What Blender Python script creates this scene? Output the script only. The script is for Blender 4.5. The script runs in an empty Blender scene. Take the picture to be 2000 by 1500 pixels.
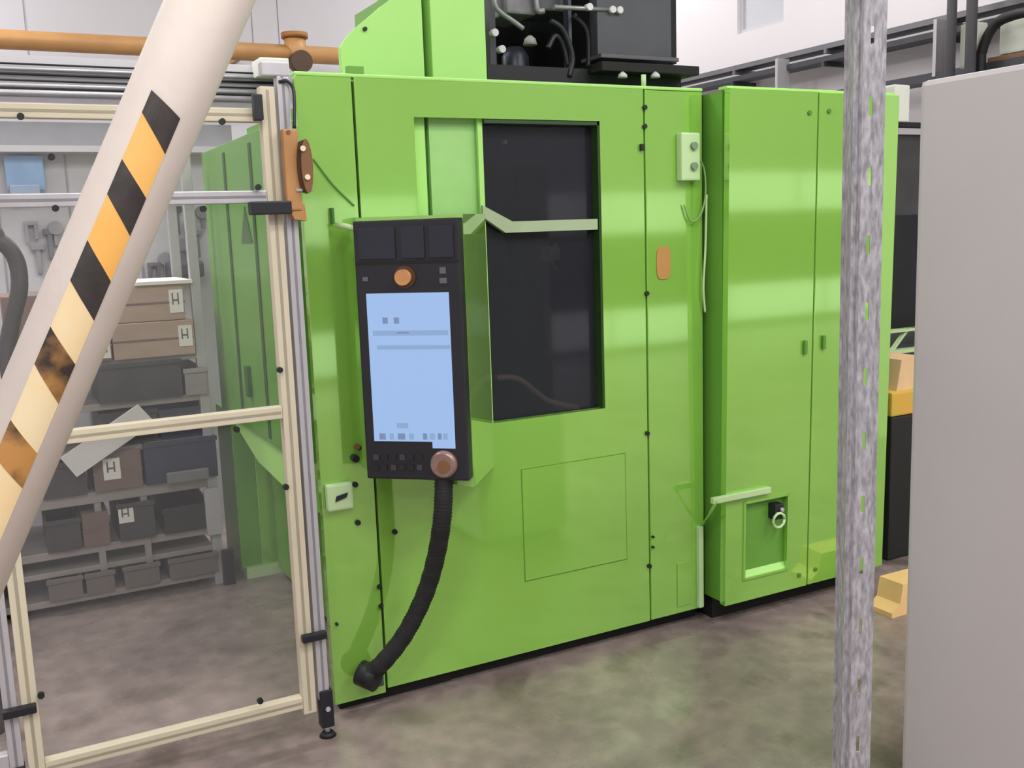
import bpy, bmesh, math, random
from mathutils import Vector, Matrix
random.seed(4)
PI = math.pi
S = bpy.context.scene
C = S.collection

# ------------------------------------------------------------------ camera
F = 1942.93
YAW, PIT, ROL = math.radians(27.5455), math.radians(8.8803), math.radians(-1.9758)
CAM = Vector((-1.0737, -3.0629, 1.6))
cy, sy, cp, sp, cr, sr = math.cos(YAW), math.sin(YAW), math.cos(PIT), math.sin(PIT), math.cos(ROL), math.sin(ROL)
FW = Vector((sy*cp, cy*cp, -sp))
R0 = Vector((cy, -sy, 0)); U0 = R0.cross(FW)
RT = R0*cr + U0*sr; UP = -R0*sr + U0*cr
cd = bpy.data.cameras.new('camera'); cam = bpy.data.objects.new('camera', cd); C.objects.link(cam)
cd.sensor_width = 36; cd.lens = 36*F/2000; cd.clip_start = .05
M = Matrix((RT, UP, -FW)).transposed().to_4x4(); M.translation = CAM
cam.matrix_world = M
S.camera = cam

def at(px, py, X=None, Y=None, Z=None, D=None):
    """the real point seen at a pixel, lying in a plane of the building (X, Y or Z = const) or at a depth"""
    d = RT*(px-1000) + UP*(750-py) + FW*F
    if D is not None: return CAM + d*(D/F)
    i, v = (0, X) if X is not None else (1, Y) if Y is not None else (2, Z)
    return CAM + d*((v-CAM[i])/d[i])
def zy(px, py, Y): return at(px, py, Y=Y).z
def xy(px, py, Y): return at(px, py, Y=Y).x

# ------------------------------------------------------------------ world, lights, exposure
W = bpy.data.worlds.new('world'); S.world = W; W.use_nodes = True
W.node_tree.nodes['Background'].inputs[0].default_value = (.9, .95, 1, 1)
W.node_tree.nodes['Background'].inputs[1].default_value = .35
S.view_settings.view_transform = 'Standard'
S.view_settings.look = 'None'
S.view_settings.gamma = 1
S.view_settings.use_curve_mapping = False
S.view_settings.exposure = -0.07
def area(loc, sx, sy_, power, rot=(0, 0, 0), col=(1, .985, .985)):
    l = bpy.data.lights.new('area_light', 'AREA'); l.shape = 'RECTANGLE'; l.size = sx; l.size_y = sy_
    l.energy = power; l.color = col
    o = bpy.data.objects.new('area_light', l); C.objects.link(o); o.location = loc; o.rotation_euler = rot
    return o
LAMPS = [(-2.6, -6.3), (-2.6, -4.2), (1.6, -6.3), (1.6, -4.2), (5.4, -6.3), (5.4, -4.2), (9.0, -5.4), (-0.6, -2.8), (2.4, -3.0), (-2.2, 1.6), (0.6, 2.4), (2.9, 1.6), (-2.2, 4.2), (3.2, 4.2)]
for x, y in LAMPS:
    area((x, y, 4.62), 1.5, .5, 80 if y < -3 else (62 if y < 0 else (82 if x < 0 else 42)))

# ------------------------------------------------------------------ materials
def lin(c): return tuple(((v/255)/12.92 if v/255 <= .04045 else ((v/255+.055)/1.055)**2.4) for v in c)
def mat(name, rgb, rough=.5, metal=0, var=.06, scale=8, bump=0, bscale=60, emit=0, spec=.5, stretch=None, rgb2=None, contrast=None, coat=0):
    m = bpy.data.materials.new(name); m.use_nodes = True; nt = m.node_tree; n = nt.nodes; L = nt.links
    b = n['Principled BSDF']; b.inputs['Roughness'].default_value = rough; b.inputs['Metallic'].default_value = metal
    b.inputs['Specular IOR Level'].default_value = spec
    b.inputs['Coat Weight'].default_value = coat; b.inputs['Coat Roughness'].default_value = .05
    c = lin(rgb)
    tc = n.new('ShaderNodeTexCoord'); mp = n.new('ShaderNodeMapping'); L.new(tc.outputs['Object'], mp.inputs[0])
    if stretch: mp.inputs['Scale'].default_value = stretch
    nz = n.new('ShaderNodeTexNoise'); nz.inputs['Scale'].default_value = scale; nz.inputs['Detail'].default_value = 5
    L.new(mp.outputs[0], nz.inputs[0])
    r = n.new('ShaderNodeValToRGB')
    c2 = lin(rgb2) if rgb2 else tuple(min(1, v*(1+var)) for v in c)
    c1 = c if rgb2 else tuple(v*(1-var) for v in c)
    lo, hi = contrast or (.3, .7)
    r.color_ramp.elements[0].position = lo; r.color_ramp.elements[1].position = hi
    r.color_ramp.elements[0].color = (*c1, 1); r.color_ramp.elements[1].color = (*c2, 1)
    L.new(nz.outputs['Fac'], r.inputs[0]); L.new(r.outputs[0], b.inputs['Base Color'])
    if bump:
        n2 = n.new('ShaderNodeTexNoise'); n2.inputs['Scale'].default_value = bscale; L.new(mp.outputs[0], n2.inputs[0])
        bp = n.new('ShaderNodeBump'); bp.inputs['Strength'].default_value = bump; bp.inputs['Distance'].default_value = .01
        L.new(n2.outputs['Fac'], bp.inputs['Height']); L.new(bp.outputs[0], b.inputs['Normal'])
    if emit:
        L.new(r.outputs[0], b.inputs['Emission Color']); b.inputs['Emission Strength'].default_value = emit
    return m
def glass(name, rgb, alpha, rough=.03):
    m = bpy.data.materials.new(name); m.use_nodes = True; nt = m.node_tree; n = nt.nodes; L = nt.links
    out = n['Material Output']; b = n['Principled BSDF']; b.inputs['Base Color'].default_value = (*lin(rgb), 1); b.inputs['Roughness'].default_value = rough
    t = n.new('ShaderNodeBsdfTransparent'); mx = n.new('ShaderNodeMixShader'); mx.inputs[0].default_value = alpha
    L.new(t.outputs[0], mx.inputs[1]); L.new(b.outputs[0], mx.inputs[2]); L.new(mx.outputs[0], out.inputs[0])
    return m
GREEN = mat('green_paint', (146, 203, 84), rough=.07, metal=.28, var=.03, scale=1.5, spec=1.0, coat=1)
GREEN_D = mat('green_paint_shaded', (104, 160, 62), rough=.35, metal=.1, var=.05, scale=2)  # machine green with the shade of its side put into the colour
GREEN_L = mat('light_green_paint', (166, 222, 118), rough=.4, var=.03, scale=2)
PALE_G = mat('pale_green_paint', (186, 214, 160), rough=.4, var=.03)
BLACK = mat('black_plastic', (25, 26, 33), rough=.45, var=.15)
BLACKM = mat('black_metal', (26, 28, 30), rough=.5, metal=.2, var=.2)
DARKG = mat('dark_grey_metal', (72, 75, 80), rough=.5, var=.08)
RUBBER = mat('black_rubber', (24, 25, 26), rough=.6, var=.15)
SHADOW = mat('black_plinth_steel', (14, 15, 14), rough=.7)
WHITE = mat('white_plastic', (225, 228, 215), rough=.45, var=.03)
CREAM = mat('cream_profile', (205, 196, 172), rough=.4, var=.05, scale=5)
ALU = mat('anodised_aluminium', (190, 188, 192), rough=.35, metal=.35, var=.05, scale=4, stretch=(8, 8, .6))
GALV = mat('galvanised_steel', (132, 130, 134), rough=.42, metal=.3, scale=150, rgb2=(186, 184, 190), contrast=(.32, .7), stretch=(1, 1, .3), bump=.1)
GREYCAB = mat('grey_cabinet_paint', (178, 174, 174), rough=.45, var=.03, scale=1.2)
PIPE = mat('white_pipe_paint', (232, 222, 212), rough=.42, var=.035, scale=7, bump=.05)
ORANGE = mat('orange_tape', (228, 166, 76), rough=.5, rgb2=(228, 178, 100))
PALEO = mat('faded_yellow_tape', (222, 204, 166), rough=.5, rgb2=(224, 196, 148), scale=14)
TAPEB = mat('black_tape', (38, 34, 34), rough=.5, rgb2=(58, 50, 46), scale=40)
TAPEW = mat('worn_black_tape', (46, 34, 26), rough=.55, rgb2=(176, 126, 66), scale=11, contrast=(.42, .6))
CRANE = mat('orange_crane_paint', (190, 142, 88), rough=.45, var=.1, scale=5)
ORBR = mat('orange_lock_plastic', (180, 132, 80), rough=.45, var=.12, scale=12)
BROWN = mat('brown_plastic', (122, 84, 52), rough=.45, var=.1)
STICK = mat('ochre_sticker', (182, 130, 66), rough=.5, rgb2=(174, 134, 72), scale=20)
def emat(name, rgb, st=1):
    m = mat(name, (30, 32, 36), rough=.35, var=.01); b = m.node_tree.nodes['Principled BSDF']
    b.inputs['Emission Color'].default_value = (*lin(rgb), 1); b.inputs['Emission Strength'].default_value = st; return m
SCREEN = emat('lit_screen', (158, 190, 236))
SCRMK = emat('screen_marks', (138, 168, 208))
SCRMKD = emat('screen_marks_dark', (118, 138, 176))
KNOB = mat('bronze_knob', (150, 122, 112), rough=.35, metal=.4, var=.15, scale=40)
LAMPORG = mat('orange_push_button', (204, 146, 90), rough=.35, var=.15, scale=30)
WALLW = mat('white_wall_paint', (222, 217, 220), rough=.7, var=.015, scale=1)
WALLG = mat('grey_wall_panel', (196, 194, 198), rough=.7, var=.02, scale=1)
WALLD = mat('dark_rear_wall', (84, 86, 88), rough=.7, var=.05)
CEIL = mat('ceiling_paint', (215, 215, 215), rough=.8)
BOARD = mat('light_grey_board', (196, 194, 198), rough=.6, var=.06, scale=9)
CARD = mat('brown_cardboard', (172, 148, 134), rough=.8, var=.08, scale=7, stretch=(1, 1, 5))
CARDD = mat('dark_cardboard', (118, 98, 92), rough=.8, var=.1, scale=7)
CRATE = mat('charcoal_crate', (64, 60, 64), rough=.6, var=.15)
CRATEB = mat('dark_blue_crate', (42, 48, 72), rough=.5, var=.12)
RACKG = mat('grey_rack_steel', (150, 142, 140), rough=.5, var=.1, metal=.1)
PAPER = mat('white_paper', (226, 220, 216), rough=.7, var=.03)
BLUEP = mat('light_blue_print', (150, 186, 226), rough=.6, var=.1)
TRAYM = mat('grey_cable_tray', (120, 120, 124), rough=.5, metal=.3, var=.1)
TRAYD = mat('dark_cable_tray', (64, 66, 72), rough=.5, var=.1)
WOOD = mat('brown_wood', (140, 108, 84), rough=.7, var=.15, stretch=(1, 8, 8))
PANE = glass('polycarbonate', (225, 225, 228), .035, .08)
PANE2 = glass('smoked_glass', (50, 51, 58), .55, .06)
LAMP = mat('lamp_diffuser', (255, 250, 245), emit=5)
WINL = mat('frosted_window', (196, 197, 204), rough=.25, var=.04, scale=2)
# floor: worn concrete
def floor_mat():
    m = bpy.data.materials.new('worn_concrete'); m.use_nodes = True; nt = m.node_tree; n = nt.nodes; L = nt.links
    b = n['Principled BSDF']; tc = n.new('ShaderNodeTexCoord')
    def noise(s, d, lo, hi, c1, c2):
        z = n.new('ShaderNodeTexNoise'); z.inputs['Scale'].default_value = s; z.inputs['Detail'].default_value = d; L.new(tc.outputs['Object'], z.inputs[0])
        r = n.new('ShaderNodeValToRGB'); r.color_ramp.elements[0].position = lo; r.color_ramp.elements[1].position = hi
        r.color_ramp.elements[0].color = (*lin(c1), 1); r.color_ramp.elements[1].color = (*lin(c2), 1); L.new(z.outputs['Fac'], r.inputs[0]); return r, z
    a, _ = noise(1.7, 6, .35, .68, (128, 113, 112), (168, 151, 143))
    c, _ = noise(13, 10, .38, .7, (90, 80, 80), (152, 137, 130))
    mx = n.new('ShaderNodeMixRGB'); mx.inputs[0].default_value = .42
    L.new(a.outputs[0], mx.inputs[1]); L.new(c.outputs[0], mx.inputs[2])
    # darker scuffs of their own
    s, _ = noise(3.3, 9, .56, .66, (255, 255, 255), (150, 142, 138))
    m2 = n.new('ShaderNodeMixRGB'); m2.blend_type = 'MULTIPLY'; m2.inputs[0].default_value = .6
    L.new(mx.outputs[0], m2.inputs[1]); L.new(s.outputs[0], m2.inputs[2])
    L.new(m2.outputs[0], b.inputs['Base Color'])
    g, z = noise(5, 6, .3, .7, (110, 110, 110), (170, 170, 170))
    L.new(g.outputs[0], b.inputs['Roughness'])
    bp = n.new('ShaderNodeBump'); bp.inputs['Strength'].default_value = .12; bp.inputs['Distance'].default_value = .01
    L.new(z.outputs['Fac'], bp.inputs['Height']); L.new(bp.outputs[0], b.inputs['Normal'])
    return m
FLOOR = floor_mat()

# ------------------------------------------------------------------ mesh helpers
def box(bm, x0, x1, y0, y1, z0, z1, mtx=None, bev=0):
    xs, ys, zs = sorted((x0, x1)), sorted((y0, y1)), sorted((z0, z1))
    v = [bm.verts.new((x, y, z)) for x in xs for y in ys for z in zs]
    fs = [bm.faces.new([v[i] for i in q]) for q in ((0, 1, 3, 2), (4, 6, 7, 5), (0, 4, 5, 1), (2, 3, 7, 6), (0, 2, 6, 4), (1, 5, 7, 3))]
    if bev:
        ed = list({e for f in fs for e in f.edges})
        r = bmesh.ops.bevel(bm, geom=ed, offset=bev, segments=2, affect='EDGES', profile=.6)
        v = list({w for f in r['faces'] for w in f.verts} | {w for w in v if w.is_valid})
    if mtx: bmesh.ops.transform(bm, matrix=mtx, verts=v)
    return bm
def prism(bm, pts, axis, a, b, mtx=None):
    """polygon pts (2-D) extruded along axis from a to b"""
    def P(p, t):
        return {0: (t, p[0], p[1]), 1: (p[0], t, p[1]), 2: (p[0], p[1], t)}[axis]
    v0 = [bm.verts.new(P(p, a)) for p in pts]; v1 = [bm.verts.new(P(p, b)) for p in pts]
    bm.faces.new(v0); bm.faces.new(v1[::-1])
    n = len(pts)
    for i in range(n): bm.faces.new((v0[i], v0[(i+1) % n], v1[(i+1) % n], v1[i]))
    if mtx: bmesh.ops.transform(bm, matrix=mtx, verts=v0+v1)
    return bm
def tube(bm, pts, r, seg=12, caps=True, ribs=None):
    pts = [Vector(p) for p in pts]; rings = []
    ref = Vector((.13, .21, .97)).normalized()
    for i, p in enumerate(pts):
        t = (pts[min(i+1, len(pts)-1)]-pts[max(i-1, 0)]).normalized()
        a = t.cross(ref)
        if a.length < .15: a = t.cross(Vector((1, .1, 0)))
        a.normalize(); b = t.cross(a)
        rr = r[i] if isinstance(r, (list, tuple)) else r
        rings.append([bm.verts.new(p+a*rr*math.cos(2*PI*k/seg)+b*rr*math.sin(2*PI*k/seg)) for k in range(seg)])
    for i in range(len(rings)-1):
        for k in range(seg):
            f = bm.faces.new((rings[i][k], rings[i][(k+1) % seg], rings[i+1][(k+1) % seg], rings[i+1][k])); f.smooth = True
    if caps: bm.faces.new(rings[0][::-1]); bm.faces.new(rings[-1])
    return bm
def spline(pts, n=10):
    pts = [Vector(p) for p in pts]; out = []
    P = [pts[0]*2-pts[1]]+pts+[pts[-1]*2-pts[-2]]
    for i in range(1, len(P)-2):
        a, b, c, d = P[i-1:i+3]
        for k in range(n):
            t = k/n
            out.append(.5*((2*b)+(c-a)*t+(2*a-5*b+4*c-d)*t*t+(-a+3*b-3*c+d)*t**3))
    out.append(pts[-1]); return out
def obj(name, bm, m, parent=None):
    bmesh.ops.recalc_face_normals(bm, faces=bm.faces)
    me = bpy.data.meshes.new(name); bm.to_mesh(me); bm.free(); me.materials.append(m)
    o = bpy.data.objects.new(name, me); C.objects.link(o)
    if parent:
        o.parent = parent; o.matrix_parent_inverse = Matrix.Translation(-W0(parent))
    return o
def W0(o):
    v = Vector(o.location)
    while o.parent: o = o.parent; v = v+Vector(o.location) if o.type == 'EMPTY' and False else v
    return v if o.type == 'EMPTY' else Vector((0, 0, 0))
def kid(name, bm, m, parent, label=None):
    """part given in world coordinates; the thing's Empty carries the offset"""
    root = parent
    if parent.type == 'EMPTY':
        bmesh.ops.translate(bm, verts=bm.verts, vec=-Vector(parent.location))
    else:
        root = parent.parent
        while root and root.parent: root = root.parent
        if root and root.type == 'EMPTY': bmesh.ops.translate(bm, verts=bm.verts, vec=-Vector(root.location))
    bmesh.ops.recalc_face_normals(bm, faces=bm.faces)
    me = bpy.data.meshes.new(name); bm.to_mesh(me); bm.free(); me.materials.append(m)
    o = bpy.data.objects.new(name, me); C.objects.link(o); o.parent = parent
    if label: o['label'] = label
    return o
def thing(name, label, cat, loc, group=None):
    o = bpy.data.objects.new(name, None); C.objects.link(o); o.location = loc; o.empty_display_size = .1
    o['label'] = label; o['category'] = cat
    if group: o['group'] = group
    return o
def solo(name, bm, m, label, cat, group=None):
    o = obj(name, bm, m); o['label'] = label; o['category'] = cat
    if group: o['group'] = group
    return o
def struct(name, bm, m):
    o = obj(name, bm, m); o['kind'] = 'structure'; return o
def nb(): return bmesh.new()
def disc(bm, c, n, r, d, seg=16):
    c = Vector(c); n = Vector(n).normalized(); return tube(bm, [c, c+n*d], r, seg)

# ================================================================== ROOM
XL, XR, YB, YF, ZC = -4.5, 4.4, 5.5, -8.0, 4.8
XE, YJ = 11.0, -2.2      # the hall is wider behind the camera
struct('floor', box(nb(), XL-.2, XE+.2, YF-.2, YB+.2, -.1, 0), FLOOR)
struct('ceiling', box(nb(), XL-.2, XE+.2, YF-.2, YB+.2, ZC, ZC+.1), CEIL)
wb = struct('wall_back', box(nb(), XL, XR, YB+.012, YB+.2, 0, ZC), WALLG)
for x0, x1 in [(-4.4, -2.42), (-2.4, -.62), (-.6, 1.08), (1.09, 1.30), (1.31, 2.9), (2.91, 4.39)]:
    kid('wall_panel', box(nb(), x0, x1, YB, YB+.012, .05, ZC-.05), WALLG, wb)
struct('wall_left', box(nb(), XL-.2, XL, YF, YB, 0, ZC), WALLW)
struct('wall_front', box(nb(), XL, XE, YF-.2, YF, 0, ZC), mat('mid_grey_wall', (140, 140, 140), rough=.7))
# right wall with its window
p0 = at(1440, 65, X=XR); p1 = at(1530, 42, X=XR)
wy0, wy1, wz0, wz1 = p1.y, p0.y, 3.06, 4.05
b = nb()
box(b, XR, XR+.2, YJ, wy0, 0, ZC); box(b, XR, XR+.2, wy1, YB, 0, ZC); box(b, XR, XR+.2, wy0, wy1, 0, wz0); box(b, XR, XR+.2, wy0, wy1, wz1, ZC)
struct('wall_right', b, WALLW)
struct('wall_side', box(nb(), XR+.2, XE, YJ, YJ+.2, 0, ZC), WALLW)
struct('wall_far', box(nb(), XE, XE+.2, YF, YJ+.2, 0, ZC), WALLW)
b = nb()
for a in ((wy0, wy0+.03, wz0, wz1), (wy1-.03, wy1, wz0, wz1), (wy0+.03, wy1-.03, wz0, wz0+.03), (wy0+.03, wy1-.03, wz1-.03, wz1)):
    box(b, XR+.03, XR+.08, *a)
w1 = struct('window_1', b, WALLG)
kid('pane', box(nb(), XR+.05, XR+.06, wy0+.03, wy1-.03, wz0+.03, wz1-.03), WINL, w1)
kid('glazing_bar', box(nb(), XR+.035, XR+.05, wy0+.03, wy1-.03, 3.42, 3.45), WALLG, w1)
for x, y in LAMPS:
    t = thing('ceiling_light', 'long white fluorescent fitting on the ceiling, out of the photo', 'lamp', (x, y, ZC), 'fluorescent fittings on the hall ceiling')
    kid('housing', box(nb(), x-.8, x+.8, y-.3, y+.3, ZC-.1, ZC), WHITE, t)
    kid('diffuser', box(nb(), x-.76, x+.76, y-.26, y+.26, ZC-.12, ZC-.1), LAMP, t)

# ================================================================== GREEN MACHINE
ZT, ZB = 2.082, .058
XLm, SEAM, V1, V2 = -.184, 0.0, 1.103, 1.372
m = thing('injection_moulding_machine', 'large lime green enclosed moulding machine with a dark glazed door, filling the middle', 'machine', (.6, .4, 0))
g = .004
T = .035
kid('cover_panel', box(nb(), XLm, SEAM-g, 0, T, ZB-.015, ZT, bev=.003), GREEN, m)
# door panel around its opening
ox0, ox1, oz0, oz1 = .2, .911, .929, 1.966
b = nb(); x0, x1 = SEAM+g, V1-g
box(b, x0, ox0, 0, T, ZB, ZT); box(b, ox1, x1, 0, T, ZB, ZT); box(b, ox0, ox1, 0, T, oz1, ZT); box(b, ox0, ox1, 0, T, ZB, oz0)
kid('front_panel', b, GREEN, m)
kid('narrow_panel', box(nb(), V1+g, V2-g, 0, T, ZB, ZT-.002, bev=.003), GREEN, m)
# dark joints behind the panels, frame and plinth
for x in (SEAM, V1, V2): kid('joint_strip', box(nb(), x-.012, x+.012, T*.5, T+.02, ZB, ZT-.01), SHADOW, m)
kid('plinth', box(nb(), .26, 1.37, .06, 1.2, 0, ZB), SHADOW, m)
kid('plinth', box(nb(), XLm+.03, .26, .05, .10, 0, ZB), SHADOW, m)
# top rim
b = nb(); box(b, XLm, V2, 0, .05, ZT, ZT+.012, bev=.004)
kid('top_rim', b, GREEN_L, m)
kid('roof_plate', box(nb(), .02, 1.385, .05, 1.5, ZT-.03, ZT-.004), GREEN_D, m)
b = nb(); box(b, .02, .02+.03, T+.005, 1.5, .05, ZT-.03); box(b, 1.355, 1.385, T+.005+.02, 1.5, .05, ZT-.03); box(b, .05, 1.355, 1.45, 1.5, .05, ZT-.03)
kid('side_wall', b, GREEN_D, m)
# recessed sliding door behind the opening: two light panels, groove, window
rp = .034
gx = xy(838, 330, rp)
kid('door_skin', box(nb(), ox0-.01, gx-.008, rp+.004, rp+.03, 1.55, oz1+.02), GREEN_L, m)
kid('door_skin', box(nb(), gx+.008, .455, rp+.006, rp+.03, 1.55, oz1+.02), mat('dusty_green_paint', (150, 200, 118), rough=.45), m)
kid('door_groove', box(nb(), gx-.008, gx+.008, rp+.024, rp+.04, 1.5, oz1+.02), mat('dark_green_groove', (72, 108, 52)), m)
kid('door_frame', prism(nb(), [(.437, oz0+.0), (.455, oz0), (.455, oz1), (.437, oz1)], 1, .02, .034), GREEN_L, m)
b = nb(); box(b, .455, ox1+.02, rp+.012, rp+.02, oz0-.02, oz1+.02)
kid('window_glass', b, PANE2, m, 'smoked glass door window')
# slim black gasket at right and top
b = nb(); box(b, ox1-.008, ox1, .004, rp+.012, oz0, oz1); box(b, .455, ox1, .004, rp+.012, oz1-.014, oz1)
kid('gasket', b, mat('dark_green_gasket', (38, 66, 26)), m)
# pale rail that bends across the window
za, zb_ = zy(950, 412, 0.01), zy(1100, 440, 0.01)
w_ = .019
b = nb(); prism(b, [(.44, za+w_), (.44, za-w_*1.1), (xy(990, 450, 0), zb_-w_), (ox1-.012, zb_-w_), (ox1-.012, zb_+w_), (xy(1003, 430, 0), zb_+w_)], 1, .008, .03)
kid('window_rail', b, mat('dull_pale_green', (160, 178, 142), rough=.5), m)
# inside of the machine seen through the glass
b = nb(); box(b, .30, 1.05, .95, .98, .5, 2.03); box(b, .30, .33, .1, .95, .5, 2.03); box(b, 1.02, 1.05, .1, .95, .5, 2.03); box(b, .33, 1.02, .1, .95, .5, .53); box(b, .33, 1.02, .1, .95, 2.0, 2.03)
kid('inner_chamber', b, mat('dark_chamber_steel', (120, 120, 128), rough=.6, var=.2), m)
b = nb()
for x, y, a0, a1 in ((.55, .25, .6, 1.5), (.9, .2, 1.0, 1.58)): tube(b, [(x, y+.2, a0), (x, y+.2, a1)], .02)
box(b, .5, .75, .35, .6, 1.7, 1.9, bev=.01); box(b, .62, .98, .5, .8, .53, 1.35, bev=.01)
kid('mould_carriage', b, DARKG, m)
q = [at(968, 738, Y=.12), at(1010, 740, Y=.14), at(1045, 765, Y=.16), at(1075, 785, Y=.16), at(1130, 797, Y=.14)]
kid('window_reflection', tube(nb(), spline(q), .012), mat('dusty_pink_reflection', (226, 190, 176)), m)  # thin tube standing in for pinkish reflections low on the glass
b = nb(); p = at(1078, 492, Y=.15); box(b, p.x-.02, p.x+.03, .14, .2, p.z-.03, p.z+.02, bev=.006); tube(b, [p+Vector((.03, .02, .03)), p+Vector((.0, .02, -.02)), p+Vector((.03, .02, -.07))], .009)
kid('gripper', b, mat('beige_casting', (186, 172, 160)), m)
b = nb(); p = at(983, 278, Y=.09); disc(b, p, (0, -1, 0), .007, .02)
kid('indicator_lamp', b, WHITE, m)
# service hatch: thin groove outline -> proud plate
h0, h1, hz0, hz1 = .551, .993, .332, .745
b = nb(); e = .0035
box(b, h0, h1, -.003, .0, hz0, hz1, bev=.0012)
kid('service_hatch', b, GREEN, m)
b = nb()
for a in ((h0-e, h0, hz0-e, hz1+e), (h1, h1+e, hz0-e, hz1+e), (h0, h1, hz0-e, hz0), (h0, h1, hz1, hz1+e)): box(b, a[0], a[1], -.0012, .0, a[2], a[3])
kid('hatch_joint', b, mat('dark_joint_green', (92, 140, 42)), m)
# small flap low on the narrow panel
fx0, fx1, fz0, fz1 = xy(1322, 1100, 0), xy(1345, 1100, 0), zy(1330, 1183, 0), zy(1330, 1098, 0)
kid('service_flap', box(nb(), fx0, fx1, -.004, 0, fz0, fz1, bev=.0015), GREEN, m)
# black hinge barrels and studs
def stud(px, py, r=.007, Y=0, d=.01, mt=RUBBER, nm='stud'):
    p = at(px, py, Y=Y); kid(nm, disc(nb(), p, (0, -1, 0), r, d, 12), mt, m)
for px, py in [(1258, 210), (1258, 247), (1262, 573), (1263, 846), (1274, 1048), (1274, 1068), (1267, 1105)]:
    stud(px, py, .0085 if py not in (1048, 1068) else .005, nm='hinge_pin')
p = at(1252, 288, Y=0); kid('hinge_pin', box(nb(), p.x-.008, p.x+.006, -.014, 0, p.z-.012, p.z+.012, bev=.003), RUBBER, m)
for px, py in [(740, 1145), (743, 1183)]: stud(px, py, .008, nm='hinge_pin')
for px, py in [(693, 946), (698, 1020), (770, 1038)]: stud(px, py, .009, nm='stud')
stud(657, 1218, .005); stud(712, 57, .007, Y=.3); 
b = nb(); p = at(648, 425, Y=0); box(b, p.x-.006, p.x+.003, -.02, 0, p.z-.02, p.z+.03, bev=.002)
kid('cable_clip', b, mat('dark_green_clip', (58, 110, 40)), m)
# lower left cable cuff near the floor: see control panel hose
# switch boxes
def plate(px0, py0, px1, py1, Y, th, mt, name, bev=.008, label=None):
    a = at(px0, (py0+py1)/2, Y=Y); c = at(px1, (py0+py1)/2, Y=Y); mx = (px0+px1)/2
    zt, zb2 = zy(mx, py0, Y), zy(mx, py1, Y)
    return kid(name, box(nb(), a.x, c.x, Y-th, Y, zb2, zt, bev=bev), mt, m, label), (a.x, c.x, zb2, zt)
sb, (sx0, sx1, sz0, sz1) = plate(634, 941, 685, 993, 0, .03, PALE_G, 'socket_box', label='small pale square socket box')
kid('rotary_key', prism(nb(), [(sx0+.025, (sz0+sz1)/2-.012), (sx0+.03, (sz0+sz1)/2+.005), (sx1-.02, (sz0+sz1)/2+.012), (sx1-.026, (sz0+sz1)/2-.002)], 1, -.036, -.03), BLACK, sb)
sw, (wx0, wx1, wz0_, wz1_) = plate(1320, 260, 1357, 354, 0, .035, PALE_G, 'switch_box', label='tall pale switch box with two knobs')
for f_ in (.3, .72):
    kid('knob', disc(nb(), ((wx0+wx1)/2+.01, -.035, wz0_+(wz1_-wz0_)*f_), (0, -1, 0), .014, .012), mat('grey_green_knob', (120, 140, 110)), sw)
q = [at(1350, 345, Y=-.01), at(1362, 312, Y=-.03), at(1375, 330, Y=-.02), at(1378, 380, Y=-.02), at(1368, 420, Y=-.02), at(1350, 432, Y=-.015), at(1336, 400, Y=-.01)]
kid('switch_cable', tube(nb(), spline(q), .0035, 8), mat('green_grey_cable', (130, 165, 100)), m)
q = [at(1380, 380, Y=-.02), at(1378, 480, Y=-.02), at(1374, 560, Y=-.02), at(1377, 610, Y=-.015)]
kid('switch_cable', tube(nb(), spline(q), .0045, 8), PALE_G, m)
q = [at(612, 310, Y=-.005), at(650, 360, Y=-.006), at(692, 402, Y=-.006)]
kid('door_cable', tube(nb(), spline(q), .0025, 8), mat('dark_green_cable', (88, 140, 60)), m)
# ochre oval plate
a = at(1295, 513, Y=0); ow, oh = .032, .062
pts = []
for k in range(24):
    t = 2*PI*k/24; c_, s_ = math.cos(t), math.sin(t)
    pts.append((a.x+ow*math.copysign(abs(c_)**.45, c_), a.z+oh*math.copysign(abs(s_)**.75, s_)))
kid('warning_plate', prism(nb(), pts, 1, -.004, 0), STICK, m, 'ochre rounded plate on the green front')
# twin knobs at the left of the control panel
b = nb(); p = at(690, 893, Y=0); disc(b, p, (0, -1, 0), .012, .03); disc(b, p+Vector((.012, 0, .035)), (0, -1, 0), .009, .03)
kid('push_button', b, BLACK, m)
p = at(697, 872, Y=-.032); kid('push_button_cap', disc(nb(), p, (0, -1, 0), .01, .008), BROWN, m)

# towers standing on the roof
def px_z(px, py, Y): return at(px, py, Y=Y)
TY = .3
tz = ZT-.03
lx = xy(668, 130, TY)
pts = [(lx, tz), (lx, zy(668, 92, TY)), (xy(674, 78, TY), zy(674, 78, TY)), (xy(683, 66, TY), zy(683, 66, TY)), (xy(698, 52, TY), zy(698, 52, TY)), (xy(728, 27, TY), zy(728, 27, TY)), (xy(745, 12, TY), zy(745, 12, TY)), (xy(762, 0, TY), zy(762, 0, TY)), (xy(822, 0, TY)-.02, zy(760, 0, TY)+.09), (xy(826, 75, TY), zy(760, 0, TY)+.09), (xy(826, 75, TY), tz)]
kid('tower_cover', prism(nb(), pts, 1, TY, TY+.03), GREEN_L, m, 'pale green cover with a curved shoulder')
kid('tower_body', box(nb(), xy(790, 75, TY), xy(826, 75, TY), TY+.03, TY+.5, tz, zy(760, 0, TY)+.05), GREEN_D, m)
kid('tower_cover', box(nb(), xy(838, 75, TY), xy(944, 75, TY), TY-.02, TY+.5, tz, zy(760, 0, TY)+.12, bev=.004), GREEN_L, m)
kid('tower_gap', box(nb(), xy(826, 75, TY), xy(838, 75, TY), TY+.06, TY+.4, tz, zy(760, 0, TY)+.08), mat('dark_green_gap', (34, 60, 24)), m)
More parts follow.
